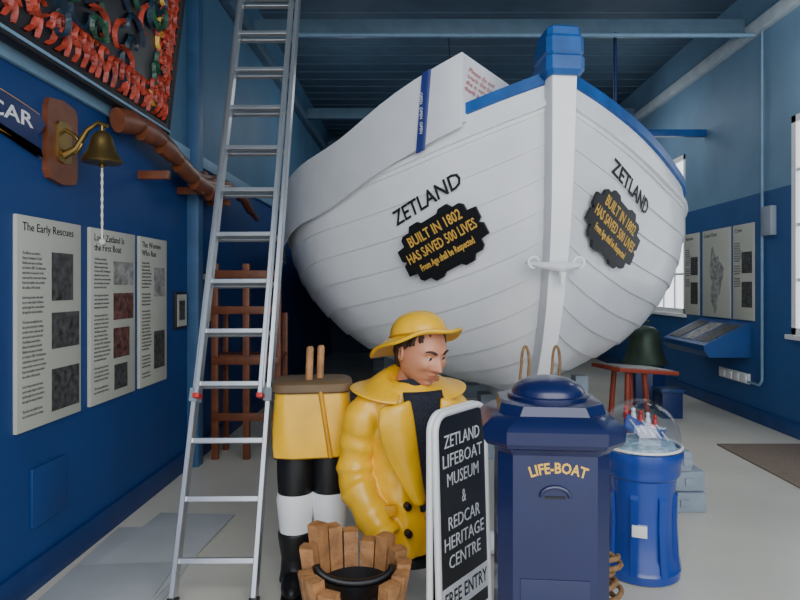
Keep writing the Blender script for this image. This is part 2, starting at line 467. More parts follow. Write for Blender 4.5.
mk('stem_ironwork', bm, WHITE, boat)
for sx in (-.27, -.075):
    pts = [HP(-.06, sx - .03, .72)] + [HP(-.10, sx - .024 * math.cos(math.pi * k / 12) + .02, 1.07 + .11 * math.sin(math.pi * k / 12)) for k in range(13)] + [HP(-.06, sx + .03, .72)]
    tube('rope_loop', pts, .009, ROPE, boat, 8)
bm = bmesh.new(); bbox(bm, HP(-.08, -.32, .70), HP(-.0, .2, .76)); mk('rope_bar', bm, ROPE, boat)

def surf_frame(side, s, t, rot=0):
    p = hull(side, s, t); n = hull_n(side, s, t)
    u = (hull(side, s + .02, t) - hull(side, s - .02, t)).normalized() * side
    return frame(p, u, n=n) @ Matrix.Rotation(rot, 4, 'Z')
def surf_warp(side, s1, t1, off, rot):
    ds = (hull(side, s1 + .01, t1) - hull(side, s1 - .01, t1)).length / .02
    dt = (hull(side, s1, t1 + .01) - hull(side, s1, t1 - .01)).length / .02
    cr_, sr_ = math.cos(rot), math.sin(rot)
    def f(c):
        x = c.x * cr_ - c.y * sr_; y = c.x * sr_ + c.y * cr_
        s = s1 + side * x / ds; t = t1 + y / dt
        return hull(side, s, t) + hull_n(side, s, t) * (off + c.z)
    return f
def plaque_outline(w, h):
    base = [(0, .5), (.10, .5), (.14, .56), (.24, .56), (.28, .46), (.36, .46), (.40, .40), (.40, .28), (.5, .26), (.5, .05), (.455, 0)]
    q = base + [(x, -y) for x, y in reversed(base[:-1])]
    q = q + [(-x, y) for x, y in reversed(q[1:-1])]
    return [(x * w, y * h) for x, y in q]
for side in (-1, 1):
    s1, t1, r1 = (.53, .80, math.radians(10)) if side < 0 else (.45, .825, math.radians(-10))
    s2, t2, r2 = (.48, .665, math.radians(8)) if side < 0 else (.335, .675, math.radians(-7))
    text('name_lettering', 'ZETLAND', .155, None, INK, boat, ext=.002, bold=.002, width=.60, warp=surf_warp(side, s1, t1, .020, r1))
    fr = surf_frame(side, s2, t2, r2) @ Matrix.Translation((0, 0, .035))
    poly_plate('plaque', plaque_outline(.72, .39), .02, BLACK, boat, fr)
    poly_plate('plaque_backing', [(-.2, -.12), (.2, -.12), (.2, .12), (-.2, .12)], .05, BLACK, boat, fr @ Matrix.Translation((0, 0, -.045)))
    for body, sz, y, w in (('BUILT IN 1802', .105, .11, .48), ('HAS SAVED 500 LIVES', .10, .005, .62), ('From Age shall be Respected', .07, -.09, .48)):
        text('plaque_text', body, sz, fr @ Matrix.Translation((0, y, .021)), GOLD, boat, ext=.001, bold=.0015, width=w)

# white cover boards hung over starboard gunwale
ZL = [(.22, 2.63), (.6, 2.43), (1, 2.20), (1.4, 2.07), (2, 1.92), (3.4, 1.8)]; ZU = [(.22, 3.13), (.6, 2.91), (1, 2.68), (1.4, 2.56), (2, 2.44), (3.4, 2.35)]
def strip(name, s0, s1, off, mat, N=30, zl=0, zu=0, skew=0, wav=0):
    bm = bmesh.new(); rr = []
    for i in range(N + 1):
        s = s0 + (s1 - s0) * i / N; w_ = wav * math.sin(s * 9) ; l = -(beam(s) + off); lu = -(beam(s - skew) + off)
        rr.append([bm.verts.new(HP(s, l - w_, interp(s, ZL) + zl + w_)), bm.verts.new(HP(s - skew, lu, interp(s - skew, ZU) + zu)),
                   bm.verts.new(HP(s - skew, lu + .012, interp(s - skew, ZU) + zu)), bm.verts.new(HP(s, l + .012 - w_, interp(s, ZL) + zl + w_))])
    for A, B in zip(rr, rr[1:]):
        for k in range(4): bm.faces.new((A[k], A[(k + 1) % 4], B[(k + 1) % 4], B[k]))
    bm.faces.new(rr[0]); bm.faces.new(rr[-1]); return mk(name, bm, mat, boat, ang=40)
strip('side_cover_board', .26, 3.4, .09, SHEET, wav=.006)
TAPE = M('tape_blue', (36, 50, 116), .5)
strip('tape', .415, .452, .105, TAPE, 3, zl=-.04, skew=.03)
ut = (HP(.45, -(beam(.45)), 0) - HP(.41, -(beam(.41)), 0)).normalized() * -1
nt_ = V((ut.y, -ut.x, 0))
text('tape_text', 'OPEN  OPEN  OPEN', .032, frame(HP(.42, -(beam(.42) + .114), 2.74), (0, 0, -1), n=nt_), WHITE2, boat, ext=.0005)
a0 = HP(.26, -(beam(.26) + .085), 0)
bm = bmesh.new()
q = [V((a0.x, a0.y, 3.11)), V((.70, 4.28, 2.97)), V((.66, 4.28, 2.78)), V((a0.x, a0.y, 2.64))]
vs = [bm.verts.new(p) for p in q] + [bm.verts.new(p + V((-.005, .012, 0))) for p in q]
bm.faces.new(vs[:4]); bm.faces.new(vs[4:])
for k in range(4): bm.faces.new((vs[k], vs[(k + 1) % 4], vs[4 + (k + 1) % 4], vs[4 + k]))
mk('end_board', bm, SHEET, boat, smooth=False)
uu = (q[1] - q[0]); nn = V((uu.y, -uu.x, 0)).normalized()
text('notice_text', 'Please do not\ntouch the boat\nshe is very old\nthank you', .045, frame(q[0] - V((0, 0, .10)) + uu * .12 + nn * .004, uu, n=nn), RED, boat, align='LEFT', ext=.0005)

cr = root('boat_cradle', HP(4.6, 0, 0))
for s in (1.7, 4.6, 7.5):
    bm = bmesh.new()
    def obx(a0, a1, l0, l1, z0, z1):
        vs = [bm.verts.new(HP(a, l, z)) for z in (z0, z1) for a, l in ((a0, l0), (a0, l1), (a1, l1), (a1, l0))]
        bm.faces.new(vs[:4]); bm.faces.new(vs[4:])
        for k in range(4): bm.faces.new((vs[k], vs[(k + 1) % 4], vs[4 + (k + 1) % 4], vs[4 + k]))
    obx(s - .12, s + .12, -.9, .9, 0, .18); obx(s - .1, s + .1, -.25, .25, .18, .4); obx(s - .09, s + .09, -.15, .15, .4, .575)
    for sd in (-1, 1): obx(s - .06, s + .06, sd * .8 - .06, sd * .8 + .06, .18, .72)
    mk('trestle', bm, GREYB, cr, smooth=False)

# ------------------------------------------------------------------ LADDER
lad = root('ladder', (-.96, 2.86, 0))
tilt = math.atan(.345)
lm = Matrix.Translation((-.96, 2.86, 0)) @ Matrix.Rotation(-tilt, 4, 'X') @ Matrix.Rotation(math.radians(-.3), 4, 'Y')
TL = 4.62; HW = .195
bm = bmesh.new()
for sx in (-1, 1):
    bbox(bm, (sx * HW - .013, -.03, .02), (sx * HW + .013, .03, TL))
for k in range(16):
    z = .22 + .285 * k; bbox(bm, (-HW, -.016, z - .014), (HW, .016, z + .014))
bmesh.ops.bevel(bm, geom=list(bm.edges), offset=.003, segments=1, affect='EDGES')
mk('base_section', bm, ALU, lad, xf=lm)
bm = bmesh.new(); HF = HW - .03
for sx in (-1, 1):
    bbox(bm, (sx * HF - .012, -.088, 1.02), (sx * HF + .012, -.033, TL + .02))
for k in range(12):
    z = 1.075 + .285 * k; bbox(bm, (-HF, -.075, z - .013), (HF, -.045, z + .013))
bmesh.ops.bevel(bm, geom=list(bm.edges), offset=.003, segments=1, affect='EDGES')
mk('fly_section', bm, ALU, lad, xf=lm)
for sx in (-1, 1):
    box('foot', (sx * HW - .02, -.036, -.0), (sx * HW + .02, .036, .06), BLACK, lad, .006, xf=lm)
    box('hook', (sx * HF - .016, -.095, 1.0), (sx * HF + .016, -.03, 1.025), RED, lad, .004, xf=lm)
    box('hook_plate', (sx * HW - .022, -.04, .99), (sx * HW + .022, .034, 1.06), GREYB, lad, .004, xf=lm)

# ------------------------------------------------------------------ COLLECTION PILLAR (LIFE-BOAT)
pl = root('collection_pillar', (.475, 2.12, 0)); PM = Matrix.Translation((.472, 2.12, 0)) @ Matrix.Rotation(math.radians(-5), 4, 'Z') @ Matrix.Diagonal((.93, .93, 1, 1))
def chsq(z, h, c): return [(h, -h + c), (h, h - c), (h - c, h), (-h + c, h), (-h, h - c), (-h, -h + c), (-h + c, -h), (h - c, -h)], z
def chloft(name, rows, mat, parent, xf, ang=20):
    bm = bmesh.new(); rr = []
    for z, h, c in rows:
        pts, z = chsq(z, h, c); rr.append([bm.verts.new((x, y, z)) for x, y in pts])
    for A, B in zip(rr, rr[1:]):
        for k in range(8): bm.faces.new((A[k], A[(k + 1) % 8], B[(k + 1) % 8], B[k]))
    bm.faces.new(rr[0]); bm.faces.new(rr[-1]); return mk(name, bm, mat, parent, ang=ang, xf=xf)
chloft('column', [(0, .235, .06), (.10, .235, .06), (.12, .215, .055), (.16, .195, .05), (1.0, .195, .05), (1.02, .21, .055), (1.03, .235, .07), (1.045, .245, .075), (1.085, .25, .08), (1.095, .24, .075),
                  (1.12, .205, .072), (1.125, .19, .07), (1.155, .182, .075), (1.16, .165, .07)], NAVY, pl, PM)
bm = bmesh.new(); loft_bm(bm, [(0, 0, 1.15, .15, .15), (0, 0, 1.172, .152, .152), (0, 0, 1.175, .142, .142)] + [(0, 0, 1.175 + .06 * math.sin(a), .135 * math.cos(a) + .001, .135 * math.cos(a) + .001) for a in [math.pi / 2 * k / 10 for k in range(11)]], 40)
mk('dome_cap', bm, NAVY, pl, xf=PM, ang=30)
fr = PM @ frame((0, -.1955, .90), (1, 0, 0), v=(0, 0, 1))
text('gold_lettering', 'LIFE-BOAT', .048, fr @ Matrix.Translation((.01, .06, 0)), GOLD, pl, ext=.002, bold=.0012, arc=.3, width=.20)
bm = bmesh.new()
tube_bm(bm, [PM @ V((.05 * math.cos(a), -.2, .868 + .032 * math.sin(a))) for a in [math.pi * k / 12 for k in range(13)]], .006, 8); mk('slot_hood', bm, NAVY, pl)
box('coin_slot', (-.035, -.199, .863), (.035, -.194, .870), BLACK, pl, xf=PM)
box('door_panel', (-.12, -.199, .12), (.12, -.194, .60), NAVY, pl, .003, xf=PM)

# ------------------------------------------------------------------ A-FRAME SIGN
sg = root('a_frame_sign', (.2, 2.6, 0))
u = V((.253, .33, 0)).normalized(); nrm = V((u.y, -u.x, 0)); wS = .385
def sign_panel(off, tiltdir, front):
    o = V((.108, 2.42, 0)) + nrm * off
    vdir = (V((0, 0, 1)) - nrm * tiltdir).normalized()
    fr = frame(o, u, v=vdir)
    H = 1.02; pts = []
    R = .07
    for cx, cy, a0 in ((wS - R, H - R, 0), (R, H - R, 90)):
        for k in range(7):
            a = math.radians(a0 + 15 * k); pts.append((cx + R * math.cos(a), cy + R * math.sin(a)))
    fp = [(wS, .03)] + pts + [(0, .03)]
    tube('frame_tube', [fr @ V((x, y, 0)) for x, y in fp], .015, WHITE2, sg, 10)
    tube('frame_crossbar', [fr @ V((0, .13, 0)), fr @ V((wS, .13, 0))], .012, WHITE2, sg, 8)
    ip = [(wS - .01, .14)] + [(min(max(x, .01), wS - .01), min(y, H - .01)) for x, y in pts] + [(.01, .14)]
    poly_plate('board', ip, .012, SIGNB, sg, fr @ Matrix.Translation((0, 0, -.006)))
    if front:
        for body, y in (('ZETLAND', .90), ('LIFEBOAT', .82), ('MUSEUM', .74), ('&', .65), ('REDCAR', .56), ('HERITAGE', .48), ('CENTRE', .40)):
            text('sign_text', body, .078, fr @ Matrix.Translation((wS / 2, y, .007)), WHITE2, sg, ext=.0006, width=(.03 if body == '&' else .031 * len(body) + .06))
        box('entry_strip', (.01, .20, .006), (wS - .01, .31, .010), WHITE2, sg, xf=fr)
        text('entry_text', 'FREE ENTRY', .085, fr @ Matrix.Translation((wS / 2, .255, .0105)), INK, sg, ext=.0005, width=.33, bold=.001)
sign_panel(0, .03, True); sign_panel(-.055, -.0, False)

# ------------------------------------------------------------------ STATUE TORSO
SX, SY, SZ = -.02, 3.0, .27
st = root('fisherman_statue', (SX, SY, SZ))
SM = Matrix.Translation((SX, SY, SZ)) @ Matrix.Rotation(math.radians(22), 4, 'Z') @ Matrix.Diagonal((.95, .95, 1.03, 1))
def remesh(o, vox, smooth_it=6, disp=0, dscale=.1):
    md = o.modifiers.new('r', 'REMESH'); md.mode = 'VOXEL'; md.voxel_size = vox; md.use_smooth_shade = True
    s = o.modifiers.new('s', 'SMOOTH'); s.iterations = smooth_it; s.factor = .6
    if disp:
        tx = bpy.data.textures.new('folds', 'CLOUDS'); tx.noise_scale = dscale; tx.noise_depth = 1
        d = o.modifiers.new('d', 'DISPLACE'); d.texture = tx; d.strength = disp; d.mid_level = .5
    me = bake(o)
    for p in me.polygons: p.use_smooth = True
bm = bmesh.new()
def ridge(x):  # sharp-crested carved fold profile
    return 1 - 2 * abs(math.sin(x)) ** .7
def folds(p, t):
    k = max(0, .60 - p.z) / .60
    r = 1 + .055 * k * ridge(3.5 * t + p.z * 3) + .035 * ridge(p.z * 13 + t * 1.5) * (1 if p.z < .6 else .2)
    return V((p.x * r, p.y * r, p.z))
secs0 = [(0, .245, .19), (.08, .245, .19), (.2, .225, .175), (.34, .21, .165), (.46, .22, .168), (.58, .245, .17), (.67, .262, .162), (.725, .25, .15), (.765, .19, .13), (.79, .11, .10)]
loft_bm(bm, [(0, 0, z, interp(z, [(a, b) for a, b, c in secs0]), interp(z, [(a, c) for a, b, c in secs0])) for z in [.79 * i / 40 for i in range(41)]], 96, 2.2, fn=folds)
for sx in (-1, 1):
    if sx < 0: pts = [(-.20, 0, .68), (-.255, .0, .62), (-.285, .01, .52), (-.300, .015, .42), (-.300, .0, .33), (-.27, -.07, .24), (-.225, -.14, .15), (-.20, -.18, .10)]
    else: pts = [(.20, 0, .68), (.25, .0, .61), (.275, -.01, .52), (.28, -.02, .43), (.265, -.06, .35), (.21, -.13, .30), (.13, -.2, .27), (.09, -.23, .26)]
    N = 40; pp = []; rr = []
    for i in range(N + 1):
        f = i / N * 7; k = min(6, int(f)); g = f - k
        pp.append(V(pts[k]).lerp(V(pts[k + 1]), g)); r0 = [.09, .102, .094, .088, .09, .086, .084, .094]
        r_ = r0[k] * (1 - g) + r0[k + 1] * g
        rr.append(r_ * (1 + .10 * ridge(i * .5) * (1 if 9 < i < 38 else .1)))
    tube_bm(bm, pp, rr, 24)
o = mk('coat', bm, YEL, st); remesh(o, .009, 2, .020, .12)
o.data.transform(SM)
def front_y(x, z):
    rx = interp(z, [(0, .25), (.2, .23), (.34, .215), (.46, .225), (.58, .25), (.67, .265), (.725, .25), (.8, .16)])
    ry = interp(z, [(0, .195), (.2, .18), (.34, .172), (.46, .175), (.58, .176), (.67, .168), (.725, .155), (.79, .115), (.84, .085)])
    return -ry * (max(0, 1 - abs(x / rx) ** 2.2)) ** (1 / 2.2)
bm = bmesh.new(); rr = []
for i in range(23):
    z = .22 + .53 * i / 22; hw = .015 + .085 * min(1, (z - .2) / .35)
    rr.append([bm.verts.new((x, front_y(x, z) - .022 - .008 * math.cos(x / hw * 1.5), z)) for x in [hw * (-1 + 2 * k / 10) for k in range(11)]])
for A, B in zip(rr, rr[1:]):
    for k in range(10): bm.faces.new((A[k], A[k + 1], B[k + 1], B[k]))
o = mk('jumper', bm, JUMPER, st, xf=SM)
md = o.modifiers.new('so', 'SOLIDIFY'); md.thickness = .02; bake(o)
bm = bmesh.new(); tube_bm(bm, [(0, .0, .68), (0, -.02, .73), (0, -.025, .765), (0, -.02, .79)], [(.125, .135), (.105, .115), (.092, .095), (.082, .082)], 28); mk('jumper_neck', bm, JUMPER, st, xf=SM)
for sx in (-1, 1):
    bm = bmesh.new(); rows = []
    for i in range(15):
        z = .26 + .47 * i / 14; f = (z - .26) / .47
        xi = .012 + .07 * f; wd = .05 + .12 * math.sin(min(1, f * 1.15) * math.pi * .5) * (1 if f < .85 else 1 - (f - .85) * 1.5)
        row = []
        for k in range(7):
            g = k / 6; x = xi + wd * g
            row.append(bm.verts.new((sx * x, front_y(min(x, .2), z) - .04 - .035 * math.sin(g * 2.6) - .01 * f, z - .035 * g * f)))
        rows.append(row)
    for A, B in zip(rows, rows[1:]):
        for k in range(6): bm.faces.new((A[k], A[k + 1], B[k + 1], B[k]))
    o = mk('lapel', bm, YEL, st, xf=SM)
    m1 = o.modifiers.new('so', 'SOLIDIFY'); m1.thickness = .016; m2 = o.modifiers.new('sb', 'SUBSURF'); m2.levels = 1; bake(o)
    for z in (.12, .24, .36):
        x = sx * .085; y = front_y(x, z) - .02
        bm = bmesh.new(); tube_bm(bm, [(x, y + .02, z), (x, y - .010, z), (x, y - .018, z)], [.018, .018, .012], 14); mk('button', bm, BLACK, st, xf=SM)
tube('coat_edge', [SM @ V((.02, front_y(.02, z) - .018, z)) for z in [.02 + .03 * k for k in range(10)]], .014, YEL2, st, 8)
bm = bmesh.new(); rows = []
for i in range(37):
    a = math.radians(-150 + 300 * i / 36)
    d = V((math.sin(a), math.cos(a), 0)); q_ = abs(a) / math.radians(150)
    row = []
    for g, (r, z) in enumerate(((.082, .74), (.092, .84 - .08 * q_), (.118, .875 - .11 * q_), (.165 + .02 * q_, .86 - .12 * q_), (.205 + .03 * q_, .81 - .09 * q_), (.225 + .065 * math.sin(q_ * 3), .76 - .07 * q_ + .045 * math.sin(q_ * 3)))):
        row.append(bm.verts.new((d.x * r * 1.12, d.y * r * .85, z)))
    rows.append(row)
for A, B in zip(rows, rows[1:]):
    for k in range(5): bm.faces.new((A[k], A[k + 1], B[k + 1], B[k]))
o = mk('collar', bm, YEL, st, xf=SM)
m1 = o.modifiers.new('so', 'SOLIDIFY'); m1.thickness = .016; m2 = o.modifiers.new('sb', 'SUBSURF'); m2.levels = 2; bake(o)
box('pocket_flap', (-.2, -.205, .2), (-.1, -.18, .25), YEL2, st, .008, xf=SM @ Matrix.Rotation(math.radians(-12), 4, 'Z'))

HM = Matrix.Translation((SX, SY, SZ)) @ Matrix.Rotation(math.radians(22), 4, 'Z') @ Matrix.Translation((.035, -.06, .958)) @ Matrix.Rotation(math.radians(16), 4, 'Z') @ Matrix.Rotation(math.radians(15), 4, 'X') @ Matrix.Scale(1.15, 4)
bm = bmesh.new(); bmesh.ops.create_uvsphere(bm, u_segments=96, v_segments=72, radius=1)
rx, ry, rz = .098, .120, .150
def gs(v, c, w): return math.exp(-((v - c) / w) ** 2)
for v in bm.verts:
    x, y, z = v.co.x * rx, v.co.y * ry, v.co.z * rz
    if z < 0:
        k = (-z / rz); x *= 1 - .22 * k ** 1.8
        if y > 0: y *= 1 - .45 * k
    front = max(0, min(1, (-y) / .05))
    if y < 0:
        d = 0; nz = 0
        if -.052 < z < .035: nz = ((.035 - z) / .087) ** 1.1 * (1 if z > -.040 else max(0, (z + .052) / .012))
        d += .042 * nz * math.exp(-(x / (.012 + .011 * nz)) ** 2)
        d += .013 * gs(z, .034, .012) * (gs(x, .036, .026) + gs(x, -.036, .026))
        d -= .018 * gs(z, .012, .015) * (gs(x, .035, .020) + gs(x, -.035, .020))
        d += .011 * gs(z, -.028, .022) * (gs(x, .054, .02) + gs(x, -.054, .02))
        d -= .007 * gs(z, -.062, .022) * (gs(x, .05, .014) + gs(x, -.05, .014))
        d += .009 * gs(x, 0, .026) * (gs(z, -.068, .006) + gs(z, -.082, .007))
        d -= .006 * gs(x, 0, .03) * gs(z, -.075, .003)
        d -= .006 * gs(x, 0, .03) * gs(z, -.098, .009)
        d += .020 * gs(x, 0, .03) * gs(z, -.120, .018)
        y -= d * front
    v.co = V((x, y, z))
tube_bm(bm, [(0, .05, -.21), (0, .035, -.14), (0, .016, -.05)], [.066, .064, .06], 24)
mk('head', bm, SKIN, st, xf=HM, ang=80)
for sx in (-1, 1):
    bm = bmesh.new(); bmesh.ops.create_uvsphere(bm, u_segments=20, v_segments=14, radius=.0145)
    mk('eyeball', bm, EYEW, st, xf=HM @ Matrix.Translation((sx * .035, -.0925, .008)))
    bm = bmesh.new(); bmesh.ops.create_uvsphere(bm, u_segments=16, v_segments=10, radius=.0082)
    mk('iris', bm, EYED, st, xf=HM @ Matrix.Translation((sx * .035 + .002, -.102, .006)))
    tube('eyelid', [HM @ V((sx * .035 + .020 * c, -.104 + .012 * abs(c) ** 2, .009 + .007 * (1 - c * c))) for c in (-1, -.5, 0, .5, 1)], [.002, .006, .0075, .006, .002], SKIN, st, 8)
    tube('lower_lid', [HM @ V((sx * .035 + .018 * c, -.101 + .012 * abs(c) ** 2, .004 - .008 * (1 - c * c))) for c in (-1, -.5, 0, .5, 1)], [.001, .003, .004, .003, .001], SKIN, st, 8)
    tube('eyebrow', [HM @ V((sx * (.016 + .046 * c), -.125 + .024 * c, .030 + .009 * math.sin(c * 2.4))) for c in (0, .25, .5, .75, 1)], [.004, .007, .007, .005, .002], HAIR, st, 8)
    bm = bmesh.new(); bmesh.ops.create_uvsphere(bm, u_segments=20, v_segments=14, radius=1)
    for v in bm.verts:
        q = V((v.co.x * .012, v.co.y * .020, v.co.z * .034))
        if sx * v.co.x > 0 and (v.co.y ** 2 + v.co.z ** 2) < .45: q.x -= sx * .009
        v.co = q
    mk('ear', bm, SKIN, st, xf=HM @ Matrix.Translation((sx * .102, .004, -.004)) @ Matrix.Rotation(sx * .3, 4, 'Z'))
for z, r in ((-.0695, .0042), (-.0805, .005)):
    tube('lip', [HM @ V((.028 * c, -.1255 + .014 * c * c - (.001 if r > .0045 else 0), z - .002 * abs(c))) for c in (-1, -.6, -.2, .2, .6, 1)], [.001, r * .8, r, r, r * .8, .001], LIP, st, 8)
bm = bmesh.new(); bmesh.ops.create_uvsphere(bm, u_segments=80, v_segments=60, radius=1)
dele = []
for v in bm.verts:
    x, y, z = v.co
    k = 1 + .04 * math.sin(14 * math.atan2(y, x) + 6 * z) + .025 * math.sin(31 * math.atan2(y, x) - 9 * z)
    v.co = V((x * .104 * k, (y * .118 + .008) * k, z * .150 + .008))
    hl = .38 + .10 * math.sin(x * 9)
    side_lim = -.70 + .9 * max(0, min(1, (.38 - z) / .6))
    if (z < hl and y < side_lim) or z < -.60 or (z < -.18 and y < .12): dele.append(v)
bmesh.ops.delete(bm, geom=dele, context='VERTS')
o = mk('hair', bm, HAIR, st, xf=HM); md = o.modifiers.new('so', 'SOLIDIFY'); md.thickness = .007; bake(o)
HT = HM @ Matrix.Translation((0, .012, .022)) @ Matrix.Rotation(math.radians(-24), 4, 'X')
bm = bmesh.new(); rings = []
NH = 96
for k in range(12, -1, -1):
    a = math.pi / 2 * k / 12; ring = []
    for j in range(NH):
        t = 2 * math.pi * j / NH; seam = 1 + .03 * (abs(math.cos(3 * t)) ** .6 - .6) * math.cos(a) ** .5
        rr_ = max(math.cos(a) ** .85, .02)
        ring.append(bm.verts.new((math.cos(t) * .116 * rr_ * seam, math.sin(t) * .136 * rr_ * seam + .005, .045 + .105 * math.sin(a))))
    rings.append(ring)
for g in range(1, 9):
    f = g / 8; ring = []
    for j in range(NH):
        t = 2 * math.pi * j / NH; bk = (1 + math.sin(t)) / 2
        ln = .052 + .078 * bk ** 2 + .022 * (1 - bk) ** 4
        drop = (.012 + .07 * bk ** 1.5) * f ** 1.2 - .012 * (1 - bk) ** 2 * f - (.010 if g == 8 else 0)
        ring.append(bm.verts.new((math.cos(t) * (.117 + ln * f * .8), math.sin(t) * (.137 + ln * f) + .005, .045 - drop + .006 * math.sin(t * 5) * f)))
    rings.append(ring)
for A, B in zip(rings, rings[1:]):
    for j in range(NH): bm.faces.new((A[j], A[(j + 1) % NH], B[(j + 1) % NH], B[j]))
bm.faces.new(rings[0])
o = mk('souwester_hat', bm, YEL, st, xf=HT, ang=60); md = o.modifiers.new('so', 'SOLIDIFY'); md.thickness = .010; bake(o)
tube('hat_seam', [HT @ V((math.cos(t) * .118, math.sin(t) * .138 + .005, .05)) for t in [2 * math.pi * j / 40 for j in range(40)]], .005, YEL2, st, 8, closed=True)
def hand(M0, side):
    bm = bmesh.new(); tube_bm(bm, [(0, 0, .05), (0, 0, .0), (0, 0, -.03), (0, 0, -.07), (0, 0, -.085)], [(.03, .026), (.032, .024), (.042, .02), (.045, .018), (.036, .012)], 16)
    for k, (x, ln) in enumerate(((-.033, .07), (-.011, .082), (.011, .077), (.033, .06))):
        a = .75; s = ln / 3
        pts = [V((x, 0, -.07)), V((x * 1.05, -.2 * s, -.07 - s))]
        pts.append(pts[-1] + V((0, -math.sin(a) * s, -math.cos(a) * s))); pts.append(pts[-1] + V((0, -math.sin(a * 1.9) * s * .9, -math.cos(a * 1.9) * s * .9)))
        tube_bm(bm, pts, [.012, .0115, .010, .007], 12)
    tube_bm(bm, [V((side * .03, -.005, -.01)), V((side * .055, -.02, -.035)), V((side * .06, -.035, -.062)), V((side * .052, -.045, -.082))], [.017, .014, .012, .008], 12)
    o = mk('hand', bm, SKIN, st); remesh(o, .0045, 3); o.data.transform(M0)
def aim(p, d, roll=0):
    q = V(d).normalized().to_track_quat('-Z', 'Y'); return Matrix.Translation(p) @ q.to_matrix().to_4x4() @ Matrix.Rotation(roll, 4, 'Z')
hand(SM @ aim((-.19, -.195, .085), (.2, -.3, -.6), 0), 1)
hand(SM @ aim((.08, -.235, .255), (-.6, -.4, -.2), 0), -1)
stl = root('black_stool', (SX, SY, 0))
bm = bmesh.new(); loft_bm(bm, [(0, 0, .21, .2, .17), (0, 0, .255, .2, .17)], 32); mk('seat', bm, BLACK, stl, xf=Matrix.Translation((SX, SY, 0)) @ Matrix.Rotation(.38, 4, 'Z'))
for a in (.8, 2.3, 3.9, 5.5):
    tube('leg', [(SX + .13 * math.cos(a), SY + .11 * math.sin(a), .22), (SX + .17 * math.cos(a), SY + .14 * math.sin(a), 0)], .018, BLACK, stl, 10)

# ------------------------------------------------------------------ STATUE LEGS
lg = root('statue_legs', (-.53, 3.12, 0)); GM = Matrix.Translation((-.525, 3.12, 0)) @ Matrix.Rotation(math.radians(8), 4, 'Z')
def fld(p, t):
    r = 1 + .035 * ridge(3.5 * t + p.z * 4) * max(0, 1.08 - p.z) / .4
    return V((p.x * r, p.y * r, p.z))
bm = bmesh.new(); loft_bm(bm, [(0, 0, .69, .18, .14), (0, 0, .70, .195, .155), (0, 0, .75, .20, .157), (0, 0, .82, .2, .155), (0, 0, .92, .195, .148), (0, 0, 1.0, .188, .14), (0, 0, 1.03, .18, .135)], 96, 5.5, fn=fld)
mk('coat_skirt', bm, YEL, lg, xf=GM, ang=40)
tube('coat_flap_edge', [GM @ V((.04 + .05 * k / 6, -.146 - .014 * k / 6, 1.03 - .33 * k / 6)) for k in range(7)], .012, YEL2, lg, 8)
bm = bmesh.new(); loft_bm(bm, [(0, 0, 1.015, .19, .15), (0, 0, 1.025, .205, .158), (0, 0, 1.06, .20, .155), (0, 0, 1.07, .18, .14)], 48, 5); mk('top_plate', bm, BROWN, lg, xf=GM)
for x, y in ((-.02, -.03), (.035, .02)):
    bm = bmesh.new(); tube_bm(bm, [(x, y, 1.06), (x + .006, y, 1.23), (x + .006, y, 1.24)], [.019, .019, .012], 14); mk('dowel', bm, WOODL, lg, xf=GM)
for sx in (-1, 1):
    dx = sx * .085
    bm = bmesh.new(); tube_bm(bm, [(dx, 0, .74), (dx, 0, .66), (dx * 1.02, -.005, .56), (dx * 1.05, -.01, .44)], [(.088, .1), (.09, .1), (.09, .096), (.08, .084)], 24)
    mk('trouser', bm, BLACK, lg, xf=GM)
    bm = bmesh.new(); tube_bm(bm, [(dx * 1.05, -.01, .49), (dx * 1.05, -.01, .46), (dx * 1.05, -.005, .38), (dx * 1.05, 0, .30), (dx * 1.05, 0, .24)], [(.085, .09), (.092, .098), (.085, .09), (.077, .082), (.079, .083)], 24)
    mk('white_stocking', bm, WHITE2, lg, xf=GM)
    bm = bmesh.new()
    tube_bm(bm, [(dx * 1.05, 0, .29), (dx * 1.05, 0, .26), (dx * 1.05, .0, .15), (dx * 1.05, -.005, .08), (dx * 1.05, -.005, .03)], [(.084, .09), (.084, .09), (.066, .072), (.064, .077), (.068, .087)], 24)
    bmesh.ops.create_uvsphere(bm, u_segments=24, v_segments=16, radius=1, matrix=Matrix.Translation((dx * 1.15, -.085, .045)) @ Matrix.Diagonal((.06, .125, .055, 1)))
    for v in bm.verts:
        if v.co.z < .012: v.co.z = .012
    o = mk('boot', bm, BLACK, lg); remesh(o, .007, 4); o.data.transform(GM)
    box('sole', (dx * 1.1 - .06, -.2, 0), (dx * 1.1 + .06, .075, .022), BLACK, lg, .008, xf=GM)

# ------------------------------------------------------------------ STAVED TUB
TX, TY = -.235, 2.4
tb = root('wooden_tub', (TX, TY, 0)); n = 15
hts = [.44, .46, .49, .46, .50, .53, .56, .50, .43, .44, .41, .36, .35, .42, .43]
for k in range(n):
    a = 2 * math.pi * k / n + .1; c, s = math.cos(a), math.sin(a)
    hgt = hts[k]
    bm = bmesh.new(); rings = []
    for i in range(8):
        f = i / 7; z = hgt * f; r = .128 + .052 * f ** 1.3 + .014 * math.sin(f * 3.1) + .010 * max(0, f - .75) * 4; w = r * math.pi / n * .97; th = .020 + .010 * f
        rings.append([bm.verts.new(V((TX, TY, z)) + V((c, s, 0)) * (r + q) + V((-s, c, 0)) * ww) for q, ww in ((th, -w * .85), (th * 1.25, 0), (th, w * .85), (-th * .8, w * .8), (-th * .8, -w * .8))])
    for A, B in zip(rings, rings[1:]):
        for j in range(5): bm.faces.new((A[j], A[(j + 1) % 5], B[(j + 1) % 5], B[j]))
    bm.faces.new(rings[0]); bm.faces.new(rings[-1])
    bmesh.ops.bevel(bm, geom=[e for e in bm.edges if len(e.link_faces) == 2 and e.calc_face_angle(0) > .9], offset=.006, segments=2, affect='EDGES')
    mk('stave', bm, WOODL, tb)
